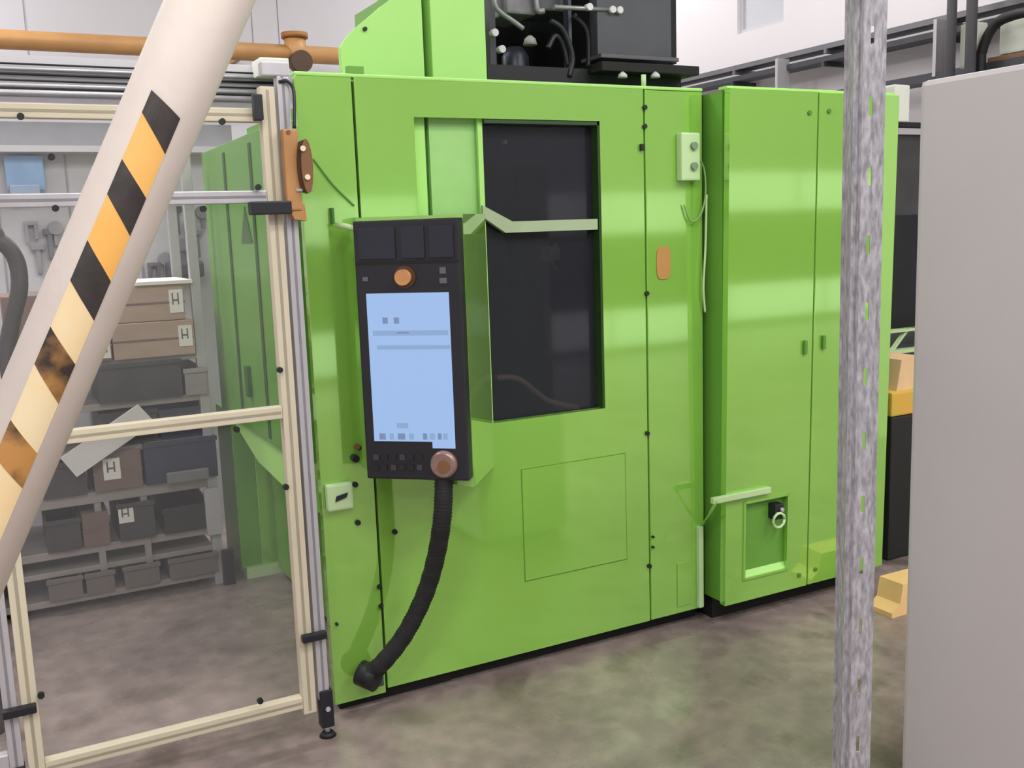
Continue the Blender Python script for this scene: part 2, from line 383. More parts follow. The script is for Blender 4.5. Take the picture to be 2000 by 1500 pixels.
b = nb(); p = at(680, 135, Y=0.0); p2 = at(712, 135, Y=0.0); box(b, p.x, p2.x, .005, .03, ZT+.012, p.z+.012, bev=.002)
kid('lifting_lug', b, GREEN_D, m)

# side of the machine behind the fence
XS = -.15
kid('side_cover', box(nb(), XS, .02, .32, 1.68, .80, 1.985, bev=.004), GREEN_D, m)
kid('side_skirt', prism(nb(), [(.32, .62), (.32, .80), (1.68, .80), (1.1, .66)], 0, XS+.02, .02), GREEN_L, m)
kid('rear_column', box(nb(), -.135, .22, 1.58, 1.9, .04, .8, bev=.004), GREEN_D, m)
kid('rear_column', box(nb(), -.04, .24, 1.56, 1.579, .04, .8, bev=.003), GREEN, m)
kid('foot_plate', box(nb(), -.12, .2, 1.545, 1.9, 0, .05), PALE_G, m)
b = nb()
for y in (.75, 1.2): box(b, XS-.004, XS+.001, y, y+.035, .82, 1.95)
kid('side_groove', b, mat('deep_green_joint', (40, 78, 26)), m)
kid('side_handle', box(nb(), XS-.02, XS, 1.02, 1.06, .95, 1.08, bev=.004), mat('dark_green_handle', (52, 92, 40)), m)
kid('side_sign', prism(nb(), [(.82, 1.58), (1.0, 1.58), (.91, 1.72)], 0, XS-.004, XS), mat('dark_green_sign', (60, 96, 48)), m)

# ---------------------------------------------------------------- electrical cabinet doors (stand proud)
ec = thing('machine_door_cabinet', 'tall lime green two-door cabinet with a low hose recess, right part of the machine', 'cabinet', (1.82, .1, 0))
CX0, CX1, CS, CYf = 1.388, 2.262, 1.823, -.12
rx0, rx1 = xy(1457, 1050, CYf), xy(1541, 1040, CYf)
rz0, rz1 = zy(1500, 1122, CYf), zy(1500, 975, CYf)
b = nb(); y0, y1 = CYf, CYf+.03
box(b, CX0, rx0, y0, y1, .09, ZT-.005); box(b, rx1, CS-g, y0, y1, .09, ZT-.005); box(b, rx0, rx1, y0, y1, .09, rz0); box(b, rx0, rx1, y0, y1, rz1, ZT-.005)
kid('door', b, GREEN, ec)
kid('door', box(nb(), CS+g, CX1, y0, y1, .09, ZT-.005, bev=.003), GREEN, ec)
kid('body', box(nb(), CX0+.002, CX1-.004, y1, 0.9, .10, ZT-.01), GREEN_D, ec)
kid('top_edge', box(nb(), CX0, CX1, y0, y1+.02, ZT-.005, ZT+.006, bev=.002), GREEN_L, ec)
kid('door_joint', box(nb(), CS-g, CS+g, y0+.02, y1, .09, ZT-.01), mat('joint_green', (60, 98, 34)), ec)
kid('plinth', box(nb(), CX0+.02, CX1-.03, .0, .9, 0, .10), SHADOW, ec)
# recess with sloping sill
b = nb(); prism(b, [(y0, rz0), (y1+.001, rz0+.0), (y1+.001, rz0+.05)], 0, rx0, rx1)
kid('recess_sill', b, GREEN_L, ec)
b = nb(); 
for a in ((rx0-.006, rx0+.004, rz0-.006, rz1+.006), (rx1-.004, rx1+.006, rz0-.006, rz1+.006), (rx0, rx1, rz0-.006, rz0+.003), (rx0, rx1, rz1-.004, rz1+.006)): box(b, a[0], a[1], y0-.006, y0, a[2], a[3])
kid('recess_frame', b, GREEN, ec)
p = at(1518, 1000, Y=CYf)
b = nb(); box(b, p.x-.02, p.x+.025, CYf-.02, CYf+.03, p.z-.03, p.z+.035, bev=.006)
lk = kid('latch', b, BLACK, ec)
kid('latch_ring', tube(nb(), [p+Vector((.03*math.cos(t/10*2*PI)-.004, -.025, .03*math.sin(t/10*2*PI)-.03)) for t in range(11)], .006, 8), PALE_G, lk)
kid('latch_bolt', disc(nb(), p+Vector((.012, -.02, .012)), (0, -1, 0), .008, .01), ALU, lk)
for px, py in [(1570, 678), (1606, 668)]:
    p = at(px, py, Y=CYf); kid('door_handle', box(nb(), p.x-.008, p.x+.008, CYf-.014, CYf, p.z-.028, p.z+.028, bev=.004), mat('green_handle', (84, 138, 48)), ec)
for px, py in [(1575, 221), (1613, 218), (1565, 1125), (1597, 1114)]:
    p = at(px, py, Y=CYf); kid('screw', disc(nb(), p, (0, -1, 0), .009, .006, 12), mat('green_screw', (76, 128, 44)), ec)
# pale conduit that climbs the narrow panel and runs onto the door
b = nb(); c0 = at(1368, 1186, Y=-.012); c1 = at(1368, 1028, Y=-.012)
box(b, c0.x-.011, c0.x+.011, -.02, 0, c0.z, c1.z, bev=.003)
cd_ = kid('cable_duct', b, PALE_G, ec)
q0, q1, q2 = at(1372, 1026, Y=-.01), at(1394, 980, Y=CYf-.012), at(1507, 957, Y=CYf-.012)
kid('duct_cable', tube(nb(), [q0, q0.lerp(q1, .5)+Vector((0, -.01, 0)), q1+Vector((.012, 0, 0))], .006, 8), GREEN, cd_)
kid('cable_duct', box(nb(), q1.x, q2.x, CYf-.02, CYf, (q1.z+q2.z)/2-.012, (q1.z+q2.z)/2+.012, bev=.003), PALE_G, ec)
kid('side_strip', box(nb(), CX1+.03, CX1+.06, .05, .12, .06, ZT-.05), mat('grey_green_strip', (140, 176, 116)), ec)

# the doors hang a hair forward at the top
tl_ = Matrix.Translation((0, CYf, 1.08)) @ Matrix.Rotation(math.radians(.9), 4, 'X') @ Matrix.Translation((0, -CYf, -1.08))
for o_ in list(ec.children)+list(lk.children):
    if o_.name.split('.')[0] in ('body', 'plinth', 'side_strip', 'top_edge'): continue
    off = Matrix.Translation(ec.location)
    for v_ in o_.data.vertices:
        w_0 = off @ v_.co
        if w_0.y < CYf+.07: v_.co = off.inverted() @ (tl_ @ w_0)

# ================================================================== CONTROL PANEL (turned towards the operator)
hd = Vector((.756, -.655, 0)); hn = Vector((-.655, -.756, 0))       # along its face, out of its face
HL = Vector((-.07, -.125, 0))                                      # left edge foot
HW, HZ0, HZ1 = .335, .833, 1.638
cpn = thing('control_panel', 'tall black touch screen control panel with a glowing pale blue screen, on the green machine', 'control panel', (.05, -.2, .8))
MX = Matrix((hd, -hn, Vector((0, 0, 1)))).transposed().to_4x4(); MX.translation = HL   # local x along face, y into the panel
def hb(a0, a1, d0, d1, z0, z1, bev=0): return box(nb(), a0, a1, d0, d1, z0, z1, MX, bev)
def Hxy(px, py):
    """position on the panel face of a pixel: along, height"""
    d = RT*(px-1000)+UP*(750-py)+FW*F
    t = (HL-CAM).dot(hn)/d.dot(hn); P = CAM+d*t
    return (P-HL).dot(hd), P.z
kid('housing', hb(0, HW, 0, .05, HZ0, HZ1, .006), BLACK, cpn)
# wedge console that carries it
A, B, Cc = HL-hn*.052+hd*.01, HL-hn*.052+hd*(HW+.0), Vector((.442, -.0, 0))
b = nb()
v = []
for P, z0, z1 in ((Vector((-.02, .0, 0)), .82, 1.652), (A, .84, 1.648), (B, .80, 1.648), (Cc, .775, 1.652)):
    v.append((b.verts.new((P.x, P.y, z0)), b.verts.new((P.x, P.y, z1))))
n4 = len(v)
b.faces.new([a[0] for a in v]); b.faces.new([a[1] for a in v][::-1])
for i in range(n4): b.faces.new((v[i][0], v[(i+1) % n4][0], v[(i+1) % n4][1], v[i][1]))
kid('console', b, GREEN, cpn, 'green wedge shaped console')
s0, s1 = Hxy(715, 572), Hxy(888, 870)
sx0, sx1 = Hxy(717, 600)[0], Hxy(882, 700)[0]
st, sbm = Hxy(800, 572)[1], Hxy(800, 862)[1]
scr = kid('screen', hb(sx0, sx1, -.003, 0, sbm, st), SCREEN, cpn, 'glowing pale blue touch screen')
sx_ = Hxy(845, 866)[0]
kid('screen_corner', hb(sx_, sx1, -.003, 0, sbm-.02, sbm), SCREEN, scr)
def mk(px0, py0, px1, py1, mt=SCRMK, par=scr, dz=.0045, nm='screen_mark'):
    a = Hxy(px0, (py0+py1)/2)[0]; c = Hxy(px1, (py0+py1)/2)[0]; mx = (px0+px1)/2
    return kid(nm, hb(a, c, -dz, -.003, Hxy(mx, py1)[1], Hxy(mx, py0)[1]), mt, par)
mk(729, 645, 876, 655); mk(737, 674, 880, 682); mk(776, 648, 800, 651, SCRMKD, dz=.005)
mk(748, 620, 758, 632, SCRMKD); mk(770, 620, 780, 632, SCRMKD)
mk(776, 826, 798, 836)
for k, (px, w) in enumerate([(742, 12), (762, 8), (778, 14), (800, 9), (827, 8), (840, 10), (856, 7), (866, 9)]):
    mk(px, 846, px+w, 858, SCRMK if k % 2 else SCRMKD)
# soft key block on top with grooves
for (x0, x1) in ((700, 772), (783, 829), (838, 886)):
    a, c = Hxy(x0, 470)[0], Hxy(x1, 470)[0]
    kid('key_cap', hb(a, c, -.005, 0, Hxy(800, 505)[1], Hxy(800, 441)[1], .002), mat('blue_black_key', (29, 32, 46), rough=.4), cpn)
kid('groove', hb(.004, HW-.004, -.0035, 0, Hxy(800, 514)[1], Hxy(800, 509)[1]), SHADOW, cpn)
bc = Hxy(791, 541)
def hp(a, z, d=0): return HL+hd*a+Vector((0, 0, z))+hn*d
kid('stop_ring', disc(nb(), hp(bc[0], bc[1]), hn, .034, .006, 24), mat('brown_ring', (84, 52, 34), rough=.5), cpn)
kid('stop_button', disc(nb(), hp(bc[0], bc[1], .006), hn, .024, .022, 24), LAMPORG, cpn, 'round orange push button')
dc = Hxy(868, 906)
dl = kid('dial', tube(nb(), [hp(*dc), hp(*dc, .012), hp(*dc, .022)], [.044, .043, .036], 28), KNOB, cpn, 'round brownish turning dial')
kid('dial_cap', disc(nb(), hp(dc[0]+.004, dc[1]-.003, .022), hn, .02, .004, 20), BROWN, dl)
for px, py, w, h in [(865, 528, 12, 12), (866, 548, 14, 10), (714, 545, 10, 8)]:
    a, z = Hxy(px, py); kid('indicator', hb(a-w*.0008, a+w*.0008, -.004, 0, z-h*.0008, z+h*.0008), mat('grey_indicator', (96, 98, 106)), cpn)
for i in range(6):
    for j in range(2):
        px, py = 735+i*17, 893+j*20
        a, z = Hxy(px, py); kid('function_key', hb(a-.009, a+.009, -.004, 0, z-.009, z+.009, .001), mat('key_grey', (58, 58, 64)) if (i+j) % 3 == 0 else BLACK, cpn)
# hose down to the machine foot
hs = hp(Hxy(862, 935)[0], HZ0, -.03)
hose = [hs+Vector((0, 0, .01)), at(864, 1010, Y=-.26), at(851, 1090, Y=-.22), at(828, 1165, Y=-.18), at(790, 1240, Y=-.14), at(745, 1297, Y=-.10), at(714, 1322, Y=-.06)]
cl = spline(hose, 26)
rr = [.029+.0022*math.sin(i*PI*.9) for i in range(len(cl))]
kid('cable_hose', tube(nb(), cl, rr, 16), RUBBER, cpn, 'thick black ribbed hose')
e1 = Vector(hose[-1]); kid('hose_cuff', tube(nb(), [e1+Vector((-.012, .02, .012)), e1+Vector((.03, -.03, -.005))], .042, 20), BLACKM, cpn)
b = nb(); p = at(745, 1330, Y=-.03); box(b, p.x-.035, p.x+.01, -.03, 0, p.z-.02, p.z+.03, bev=.006)
kid('hose_bracket', b, DARKG, cpn)
p = hp(0, 1.6, -.03)
kid('mounting_arm', tube(nb(), [at(656, 440, Y=-.03), at(672, 441, Y=-.06), hp(.004, 1.615, -.02)], .009, 10), PALE_G, cpn)

# ================================================================== BLACK UNIT ON THE ROOF
iu = thing('injection_unit', 'black machinery block with pipes and a flat dark grey panel on the machine roof', 'machinery', (1.0, .8, ZT))
UY = .45
ux = lambda px, py=80, Y=UY: xy(px, py, Y)
uz = lambda py, px=1100, Y=UY: zy(px, py, Y)
kid('base_frame', box(nb(), ux(950), ux(1330, 140), UY, 1.4, ZT-.004, uz(140, 1250)), BLACKM, iu)
kid('back_plate', box(nb(), ux(950), ux(1312, 60), UY+.55, UY+.6, ZT, 3.1), BLACKM, iu)
kid('grey_panel', box(nb(), ux(1162), ux(1306, 60), UY-.02, UY+.04, uz(112, 1230), 2.95, bev=.006), DARKG, iu, 'flat dark grey cover panel')
kid('panel_foot', box(nb(), ux(1160), ux(1312, 110), UY-.05, UY+.1, uz(120, 1230), uz(112, 1230), bev=.003), mat('mid_grey_ledge', (92, 92, 96)), iu)
b = nb(); box(b, ux(1306, 60), ux(1318, 60), UY-.01, UY+.5, uz(125, 1310), 2.95)
kid('side_rail', b, SHADOW, iu)
kid('platform', box(nb(), ux(1150, 140), ux(1337, 145), UY-.1, UY+.35, uz(150, 1250), uz(132, 1250), bev=.004), SHADOW, iu)
# left half: cylinders, blocks, pipes
kid('cylinder', tube(nb(), [(ux(1048), UY+.18, ZT), (ux(1048), UY+.18, uz(98)), (ux(1048), UY+.18, uz(80))], [.055, .055, .03], 20), mat('blue_black_steel', (50, 53, 64), rough=.4, metal=.3), iu)
kid('column', box(nb(), ux(980), ux(992), UY+.1, UY+.14, ZT, 3.0), mat('slate_column', (58, 60, 68)), iu)
kid('column', box(nb(), ux(1124), ux(1130), UY+.05, UY+.09, ZT, 2.8), mat('slate_column_thin', (62, 66, 78)), iu)
kid('valve_block', box(nb(), ux(1005), ux(1062), UY+.05, UY+.3, uz(28), uz(-60), bev=.01), mat('worn_grey_casting', (118, 118, 120), rough=.5, var=.2, scale=18), iu)
kid('valve_block', box(nb(), ux(1066), ux(1150), UY+.12, UY+.35, uz(8), uz(-60), bev=.01), mat('grey_casting', (84, 86, 88), rough=.5, var=.2, scale=18), iu)
kid('gland', tube(nb(), [(ux(1040), UY+.02, uz(90)), (ux(1040), UY+.02, uz(78)), (ux(1040), UY+.02, uz(72))], [.028, .022, .008], 14), mat('pale_gland', (150, 150, 146)), iu)
PIPEG = mat('grey_pipe_steel', (148, 148, 152), rough=.35, metal=.5)
kid('pipe', tube(nb(), spline([at(966, -20, Y=UY), at(967, 10, Y=UY), at(980, 26, Y=UY), at(1000, 40, Y=UY), at(1022, 56, Y=UY)], 6), .010, 10), PIPEG, iu)
kid('pipe', tube(nb(), spline([at(1046, -10, Y=UY+.03), at(1050, 20, Y=UY+.03), at(1062, 22, Y=UY+.03)], 6), .012, 10), PIPEG, iu)
kid('pipe', tube(nb(), [at(1082, 14, Y=UY-.02), at(1210, 20, Y=UY-.02)], .009, 10), PIPEG, iu)
for px, py in [(1145, 16), (1190, 21), (1204, 22), (961, 66), (975, 98)]:
    kid('fitting', disc(nb(), at(px, py, Y=UY-.01), (0, -1, 0), .014, .03, 12), mat('bright_fitting', (196, 196, 196), rough=.3, metal=.3), iu)
for k, q in enumerate([[(1075, 40), (1100, 60), (1118, 110), (1112, 150)], [(1070, 95), (1085, 70), (1100, 88), (1110, 130)], [(1120, 30), (1146, 60), (1150, 110), (1148, 150)]]):
    kid('hydraulic_hose', tube(nb(), spline([at(a_, c_, Y=UY+.02*k) for a_, c_ in q], 8), .011, 10), BLACK, iu)
for px in (1216, 1280): kid('roof_lamp', tube(nb(), [at(px, 152, Y=UY-.11), at(px, 146, Y=UY-.11), at(px, 140, Y=UY-.11)], [.02, .018, .004], 12), mat('bright_cap', (206, 206, 204)), iu)
b = nb(); p = at(1257, 160, Y=.03); tube(b, [(p.x, .03, ZT+.01), (p.x, .03, zy(1257, 146, .03))], .009, 10)
kid('aerial_stub', b, PALE_G, iu)

# ================================================================== FENCE AND GUARD DOOR  (plane just in front of the machine edge)
FY = -.09
def bar(px0, py0, px1, py1, w, Y=FY, dep=.035, name='rail', mt=CREAM, par=None, groove=True):
    """horizontal profile rail with a slot running along it; y by its left end, level"""
    a, c = at(px0, py0, Y=Y), at(px1, py1, Y=Y); z = (a.z+c.z)/2
    o = kid(name, box(nb(), a.x, c.x, Y-dep/2, Y+dep/2, z-w/2, z+w/2, bev=.003), mt, par)
    if groove: kid('slot', box(nb(), a.x+.004, c.x-.004, Y-dep/2-.001, Y-dep/2+.004, z-w*.1, z+w*.1), mat('slot_shade_'+name, (150, 142, 120) if mt is CREAM else (132, 130, 134)), o)
    return o, z
DX0, DX1 = xy(60, 1300, FY), xy(592, 1250, FY)
DX0 = (xy(68, 1440, FY)+xy(33, 1180, FY))/2
dr = thing('guard_door', 'clear swing door in a cream profile frame, left of the green machine', 'door', (-.7, FY, .05))
PW = .042
zr0 = (zy(100, 1488, FY)+zy(600, 1370, FY))/2; zrm = (zy(140, 848, FY)+zy(540, 808, FY))/2
ztop = zy(300, 222, FY)
zs = zy(300, 388, FY)
def post(x, z0, z1, name='post', mt=CREAM, par=None, Y=FY, w=PW, dep=.04, tilt=0):
    o = kid(name, box(nb(), x-w/2, x+w/2, Y-dep/2, Y+dep/2, z0, z1, bev=.003), mt, par)
    kid('slot', box(nb(), x-w*.1, x+w*.1, Y-dep/2-.001, Y-dep/2+.004, z0+.01, z1-.01), mat('post_slot', (160, 152, 130) if mt is CREAM else (128, 126, 130)), o)
    return o
post(DX0, zr0-.09, 2.03, par=dr); 
DXr = xy(590, 1200, FY)
post(DXr, zr0-.04, 2.03, par=dr)
def rail(z, w=.038, name='rail', mt=CREAM, x0=None, x1=None, par=dr, Y=FY):
    x0 = DX0+PW/2 if x0 is None else x0; x1 = DXr-PW/2 if x1 is None else x1
    o = kid(name, box(nb(), x0, x1, Y-.018, Y+.018, z-w/2, z+w/2, bev=.003), mt, par)
    kid('slot', box(nb(), x0+.004, x1-.004, Y-.019, Y-.014, z-w*.1, z+w*.1), mat('rail_slot', (158, 150, 128) if mt is CREAM else (128, 126, 130)), o)
    return o
rail(zr0); rail(zrm); rail(ztop); rail(zs, .036, mt=ALU)
for a, c in ((zr0, zrm), (zrm, zs), (zs, ztop)):
    kid('pane', box(nb(), DX0+PW/2, DXr-PW/2, FY+.004, FY+.008, a+.02, c-.02), PANE, dr, 'clear plastic pane')
for px, py in [(80, 1356), (507, 1367), (545, 722), (461, 838), (557, 950), (396, 408), (503, 366), (433, 238), (40, 228), (100, 307), (108, 407)]:
    p = at(px, py, Y=FY-.02); kid('glazing_clip', disc(nb(), p, (0, -1, 0), .009, .014, 12), RUBBER, dr)
p = at(503, 210, Y=FY-.03); kid('hinge_block', box(nb(), p.x-.013, p.x+.013, FY-.045, FY-.015, p.z-.036, p.z+.036, bev=.003), BLACK, dr)
a, c = at(487, 405, Y=FY-.04), at(566, 403, Y=FY-.04)
kid('latch_bar', box(nb(), a.x, c.x, FY-.065, FY-.02, a.z-.022, a.z+.016, bev=.004), BLACK, dr, 'black sliding latch')
# fixed fence
fn = thing('safety_fence', 'aluminium safety fence posts on black feet, carrying the clear door', 'fence', (-.3, FY, 0))
FXr = xy(612, 1200, FY)+.012
def fpost(x, z0, z1, nm='post'): return post(x, z0, z1, nm, ALU, fn, w=.036)
fpost(FXr, .13, 2.06); fpost(FXr-.002+.0, 2.06, 2.065)
FXl = DX0-PW/2-.028
fpost(FXl, .13, 2.2)
kid('corner_block', box(nb(), FXr-.06, FXr+.02, FY-.022, FY+.022, 2.06, 2.10, bev=.004), ALU, fn)
for x in (FXr+.006, FXl):
    f_ = kid('foot', box(nb(), x-.022, x+.02, FY-.03, FY+.012, .035, .16, bev=.004), BLACK, fn)
    kid('foot_bolt', disc(nb(), (x, FY-.03, .10), (0, -1, 0), .008, .006, 12), ALU, f_)
    kid('foot_screw', tube(nb(), [(x, FY-.01, .035), (x, FY-.01, .012)], .008, 10), ALU, f_)
    kid('foot_pad', tube(nb(), [(x, FY-.01, .014), (x, FY-.01, 0)], [.018, .028], 16), RUBBER, f_)
# black clamps that join door leaf and post
for px, py, x0, x1 in [(600, 1246, DXr-.014, FXr+.016), (40, 1388, FXl-.02, DX0+.016)]:
    z = at(px, py, Y=FY-.03).z; kid('hinge_clamp', box(nb(), x0, x1, FY-.045, FY-.02, z-.012, z+.012, bev=.004), BLACK, fn)
# side panes of the fence to the left
kid('pane', box(nb(), FXl-.9, FXl-.02, FY+.004, FY+.008, .2, 2.1), PANE, fn, 'clear plastic pane')
kid('rail', box(nb(), FXl-.9, FXl-.018, FY-.018, FY+.018, .16, .2, bev=.003), ALU, fn)
kid('rail', box(nb(), FXl-.9, FXl-.018, FY-.018, FY+.018, 2.1, 2.14, bev=.003), ALU, fn)
fpost(FXl-.92, 0, 2.2)
# orange safety lock on the post
lk = thing('safety_lock', 'orange brown safety lock with a dark handle, on the fence post beside the black latch', 'lock', (FXr, FY-.03, 1.75))
a, c = at(556, 340, Y=FY-.05), at(585, 340, Y=FY-.05); z0, z1 = zy(570, 432, FY-.05), zy(570, 252, FY-.05)
kid('body', box(nb(), a.x, c.x, FY-.06, FY-.02, z0+.03, z1, bev=.006), ORBR, lk)
kid('lower_body', prism(nb(), [(a.x+.005, z0+.035), (c.x+.008, z0+.05), (c.x+.012, z0), (a.x+.02, z0+.005)], 1, FY-.055, FY-.022), ORBR, lk)
q = at(597, 318, Y=FY-.07); qz0, qz1 = zy(597, 378, FY-.07), zy(597, 272, FY-.07)
pts = [(q.x+.017*math.cos(t*2*PI/20), (qz0+qz1)/2+(qz1-qz0)/2*math.sin(t*2*PI/20)) for t in range(20)]
hnd = kid('handle', prism(nb(), pts, 1, FY-.085, FY-.05), BROWN, lk)
kid('handle_edge', prism(nb(), [(p_[0]-.007, (p_[1]-(qz0+qz1)/2)*.96+(qz0+qz1)/2) for p_ in pts], 1, FY-.075, FY-.045), mat('dark_brown_plastic', (70, 46, 28)), hnd)
for px, py in [(591, 290), (600, 346)]:
    kid('screw_cap', disc(nb(), at(px, py, Y=FY-.086), (0, -1, 0), .008, .006, 14), mat('cream_cap', (232, 214, 182)), hnd)
kid('screw', disc(nb(), at(563, 258, Y=FY-.06), (0, -1, 0), .006, .004, 12), BROWN, lk)
kid('lock_pin', tube(nb(), [at(578, 372, Y=FY-.06), at(610, 370, Y=FY-.06)], .005, 10), ALU, lk)
q = [at(545, 160, Y=FY-.02), at(560, 158, Y=FY-.03), at(572, 172, Y=FY-.03), at(575, 200, Y=FY-.04), at(575, 250, Y=FY-.05)]
kid('cable', tube(nb(), spline(q), .005, 8), BLACK, lk)

# ================================================================== HAZARD PIPE
PT, PB = at(404, 17, D=1.70), at(91, 750, D=1.70)
ax = (PT-PB).normalized()
PR = .067
t0 = (0.0-PB.z)/ax.z; t1 = (ZC-PB.z)/ax.z
P0, P1 = PB+ax*t0, PB+ax*t1
pp = thing('hazard_pipe', 'thick white slanting pipe with a strip of black and orange tape, across the left', 'pipe', P0)
kid('tube', tube(nb(), [P0, P1], PR, 48), PIPE, pp)
kid('base_plate', box(nb(), P0.x-.12, P0.x+.12, P0.y-.12, P0.y+.12, 0, .012, bev=.003), PIPE, pp)
kid('head_plate', box(nb(), P1.x-.12, P1.x+.12, P1.y-.12, P1.y+.12, ZC-.012, ZC, bev=.003), PIPE, pp)
midp = PB.lerp(PT, .4)
ec1 = (CAM-midp); ec1 = (ec1-ax*ec1.dot(ax)).normalized(); ec2 = ec1.cross(ax)
if ec2.dot(RT) < 0: ec2 = -ec2
def s_of(px, py):
    d = (RT*(px-1000)+UP*(750-py)+FW*F).normalized()
    # nearest point of the pipe axis to the sight line
    w = PB-CAM; bq = d.dot(ax); return (bq*d.dot(w)-ax.dot(w))/(1-bq*bq)
def patch(sa0, sa1, sb0, sb1, ph0, ph1, r0, r1, n=10):
    """curved piece of tape: left edge runs sa0..sa1, right edge sb0..sb1 along the pipe"""
    b = nb(); g_ = []
    for k in range(n+1):
        f_ = k/n; ph = ph0+(ph1-ph0)*f_; l0, l1 = sa0+(sb0-sa0)*f_, sa1+(sb1-sa1)*f_
        row = []
        for s_, r_ in ((l0, r0), (l0, r1), (l1, r1), (l1, r0)):
            row.append(b.verts.new(PB+ax*s_+(ec1*math.cos(ph)+ec2*math.sin(ph))*r_))
        g_.append(row)
    for k in range(n):
        for j in range(4): b.faces.new((g_[k][j], g_[k][(j+1) % 4], g_[k+1][(j+1) % 4], g_[k+1][j]))
    b.faces.new(g_[0]); b.faces.new(g_[-1][::-1]); return b
tops = [(307, 190), (240, 315), (175, 468), (107, 632), (44, 812), (-22, 990)]
rts = [(342, 235), (275, 385), (208, 542), (143, 700), (76, 870), (10, 1050)]
lfs = [(280, 228), (210, 380), (145, 545), (75, 702), (11, 880), (-55, 1060)]
bts = [(312, 302), (248, 458), (180, 618), (112, 775), (46, 935), (-20, 1115)]
PH = math.radians(25)
segs = []
for i in range(6):
    segs.append((s_of(*tops[i]), s_of(*lfs[i]), s_of(*rts[i]), s_of(*bts[i])))
for i, (lt, ll, rtp, rb) in enumerate(segs):
    kid('tape_stripe', patch(lt, ll, rtp, rb, -PH, PH, PR*.995, PR+.0011), TAPEB if i < 3 else TAPEW, pp, 'black stripe of tape' if i < 3 else 'worn brown and black stripe of tape')
    if i < 5:
        nx = segs[i+1]
        kid('tape_stripe', patch(ll, nx[0], rb, nx[2], -PH, PH, PR*.995, PR+.0008), ORANGE if i < 2 else PALEO, pp, 'orange stripe of tape' if i < 2 else 'faded yellow stripe of tape')
kid('pipe_hole', disc(nb(), PB+ax*s_of(0, 1028)+(ec1*math.cos(.1)+ec2*math.sin(.1))*(PR-.004), ec1, .008, .005, 12), BROWN, pp)

# ================================================================== GALVANISED UPRIGHT
gp = thing('perforated_upright', 'galvanised steel upright with a column of slots, in front of the green cabinet', 'post', at(1690, 750, D=1.7)*1)
gp.location.z = 0
gc = Vector((gp.location.x, gp.location.y, 0))
gm = Matrix.Translation(gc) @ Matrix.Rotation(-YAW-math.radians(2), 4, 'Z')
def gb(b, *a): return box(b, *a, gm)
b = nb(); wv = .0262; sw_ = .0028; zt_ = 2.7
prism(b, [(-.0125, 0), (-sw_, 0), (-sw_, .002), (-.0125, .002)], 2, 0, zt_, gm); prism(b, [(sw_, 0), (.0125, 0), (.0125, .002), (sw_, .002)], 2, 0, zt_, gm)
z = 0.0
while z < zt_:
    gb(b, -sw_, sw_, 0, .002, z, min(z+.082, zt_)); z += .082+.03
kid('slotted_face', b, GALV, gp, 'slotted face')
b = nb()
for sg in (-1, 1):
    prism(b, [(sg*.0125, 0), (sg*.0125, .002), (sg*.0165, .012), (sg*.0185, .011), (sg*.0145, -.0)], 2, 0, zt_, gm)
    prism(b, [(sg*.0165, .010), (sg*wv, .010), (sg*wv, .012), (sg*.0165, .012)], 2, 0, zt_, gm)
gb(b, -wv, -wv+.002, .012, .05, 0, zt_); gb(b, wv-.002, wv, .012, .05, 0, zt_)
gb(b, -wv-.004, -wv, .047, .05, 0, zt_); gb(b, wv, wv+.004, .047, .05, 0, zt_)
kid('flange', b, GALV, gp)
b = nb(); gb(b, -.06, .06, -.03, .08, 0, .006)
kid('base_plate', b, GALV, gp)

# ================================================================== GREY CABINET AT THE RIGHT
gcb = thing('grey_steel_cabinet', 'plain pale grey steel cabinet side, filling the right edge', 'cabinet', (1.25, -1.6, 0))
kid('body', box(nb(), 1.0, 1.5, -1.95, -1.304, .04, 1.923, bev=.014), GREYCAB, gcb)
kid('plinth', box(nb(), 1.03, 1.47, -1.92, -1.34, 0, .04), DARKG, gcb)
# a low beige box seen behind the upright
# ================================================================== THINGS BEHIND: CRANE PIPE, BEAMS
cr0, cr1 = at(-200, 68, Y=5.0), at(668, 108, Y=5.0)
cz = 3.03
cw = thing('overhead_pipe', 'orange overhead pipe with a dark tee joint, above the fence at upper left', 'pipe', (0, 5.0, cz))
kid('pipe', tube(nb(), [(XL+.1, 5.0, cz), (1.75, 5.0, cz)], .068, 24), CRANE, cw)
tx = xy(580, 90, 4.95)
kid('tee_body', tube(nb(), [(tx, 5.0, cz-.1), (tx, 5.0, cz+.13)], .085, 20), CRANE, cw)
kid('flange', tube(nb(), [(tx, 5.0, cz+.12), (tx, 5.0, cz+.16)], .105, 20), mat('brown_orange', (160, 108, 56)), cw)
kid('tee_mouth', disc(nb(), (tx, 4.93, cz-.08), (0, -1, 0), .085, .1, 20), mat('dark_brown_mouth', (76, 52, 34)), cw)
b = nb()
for x in (-3.5, .9): box(b, x-.02, x+.02, 5.0, YB-.002, cz-.02, cz+.02)
kid('wall_bracket', b, CRANE, cw)
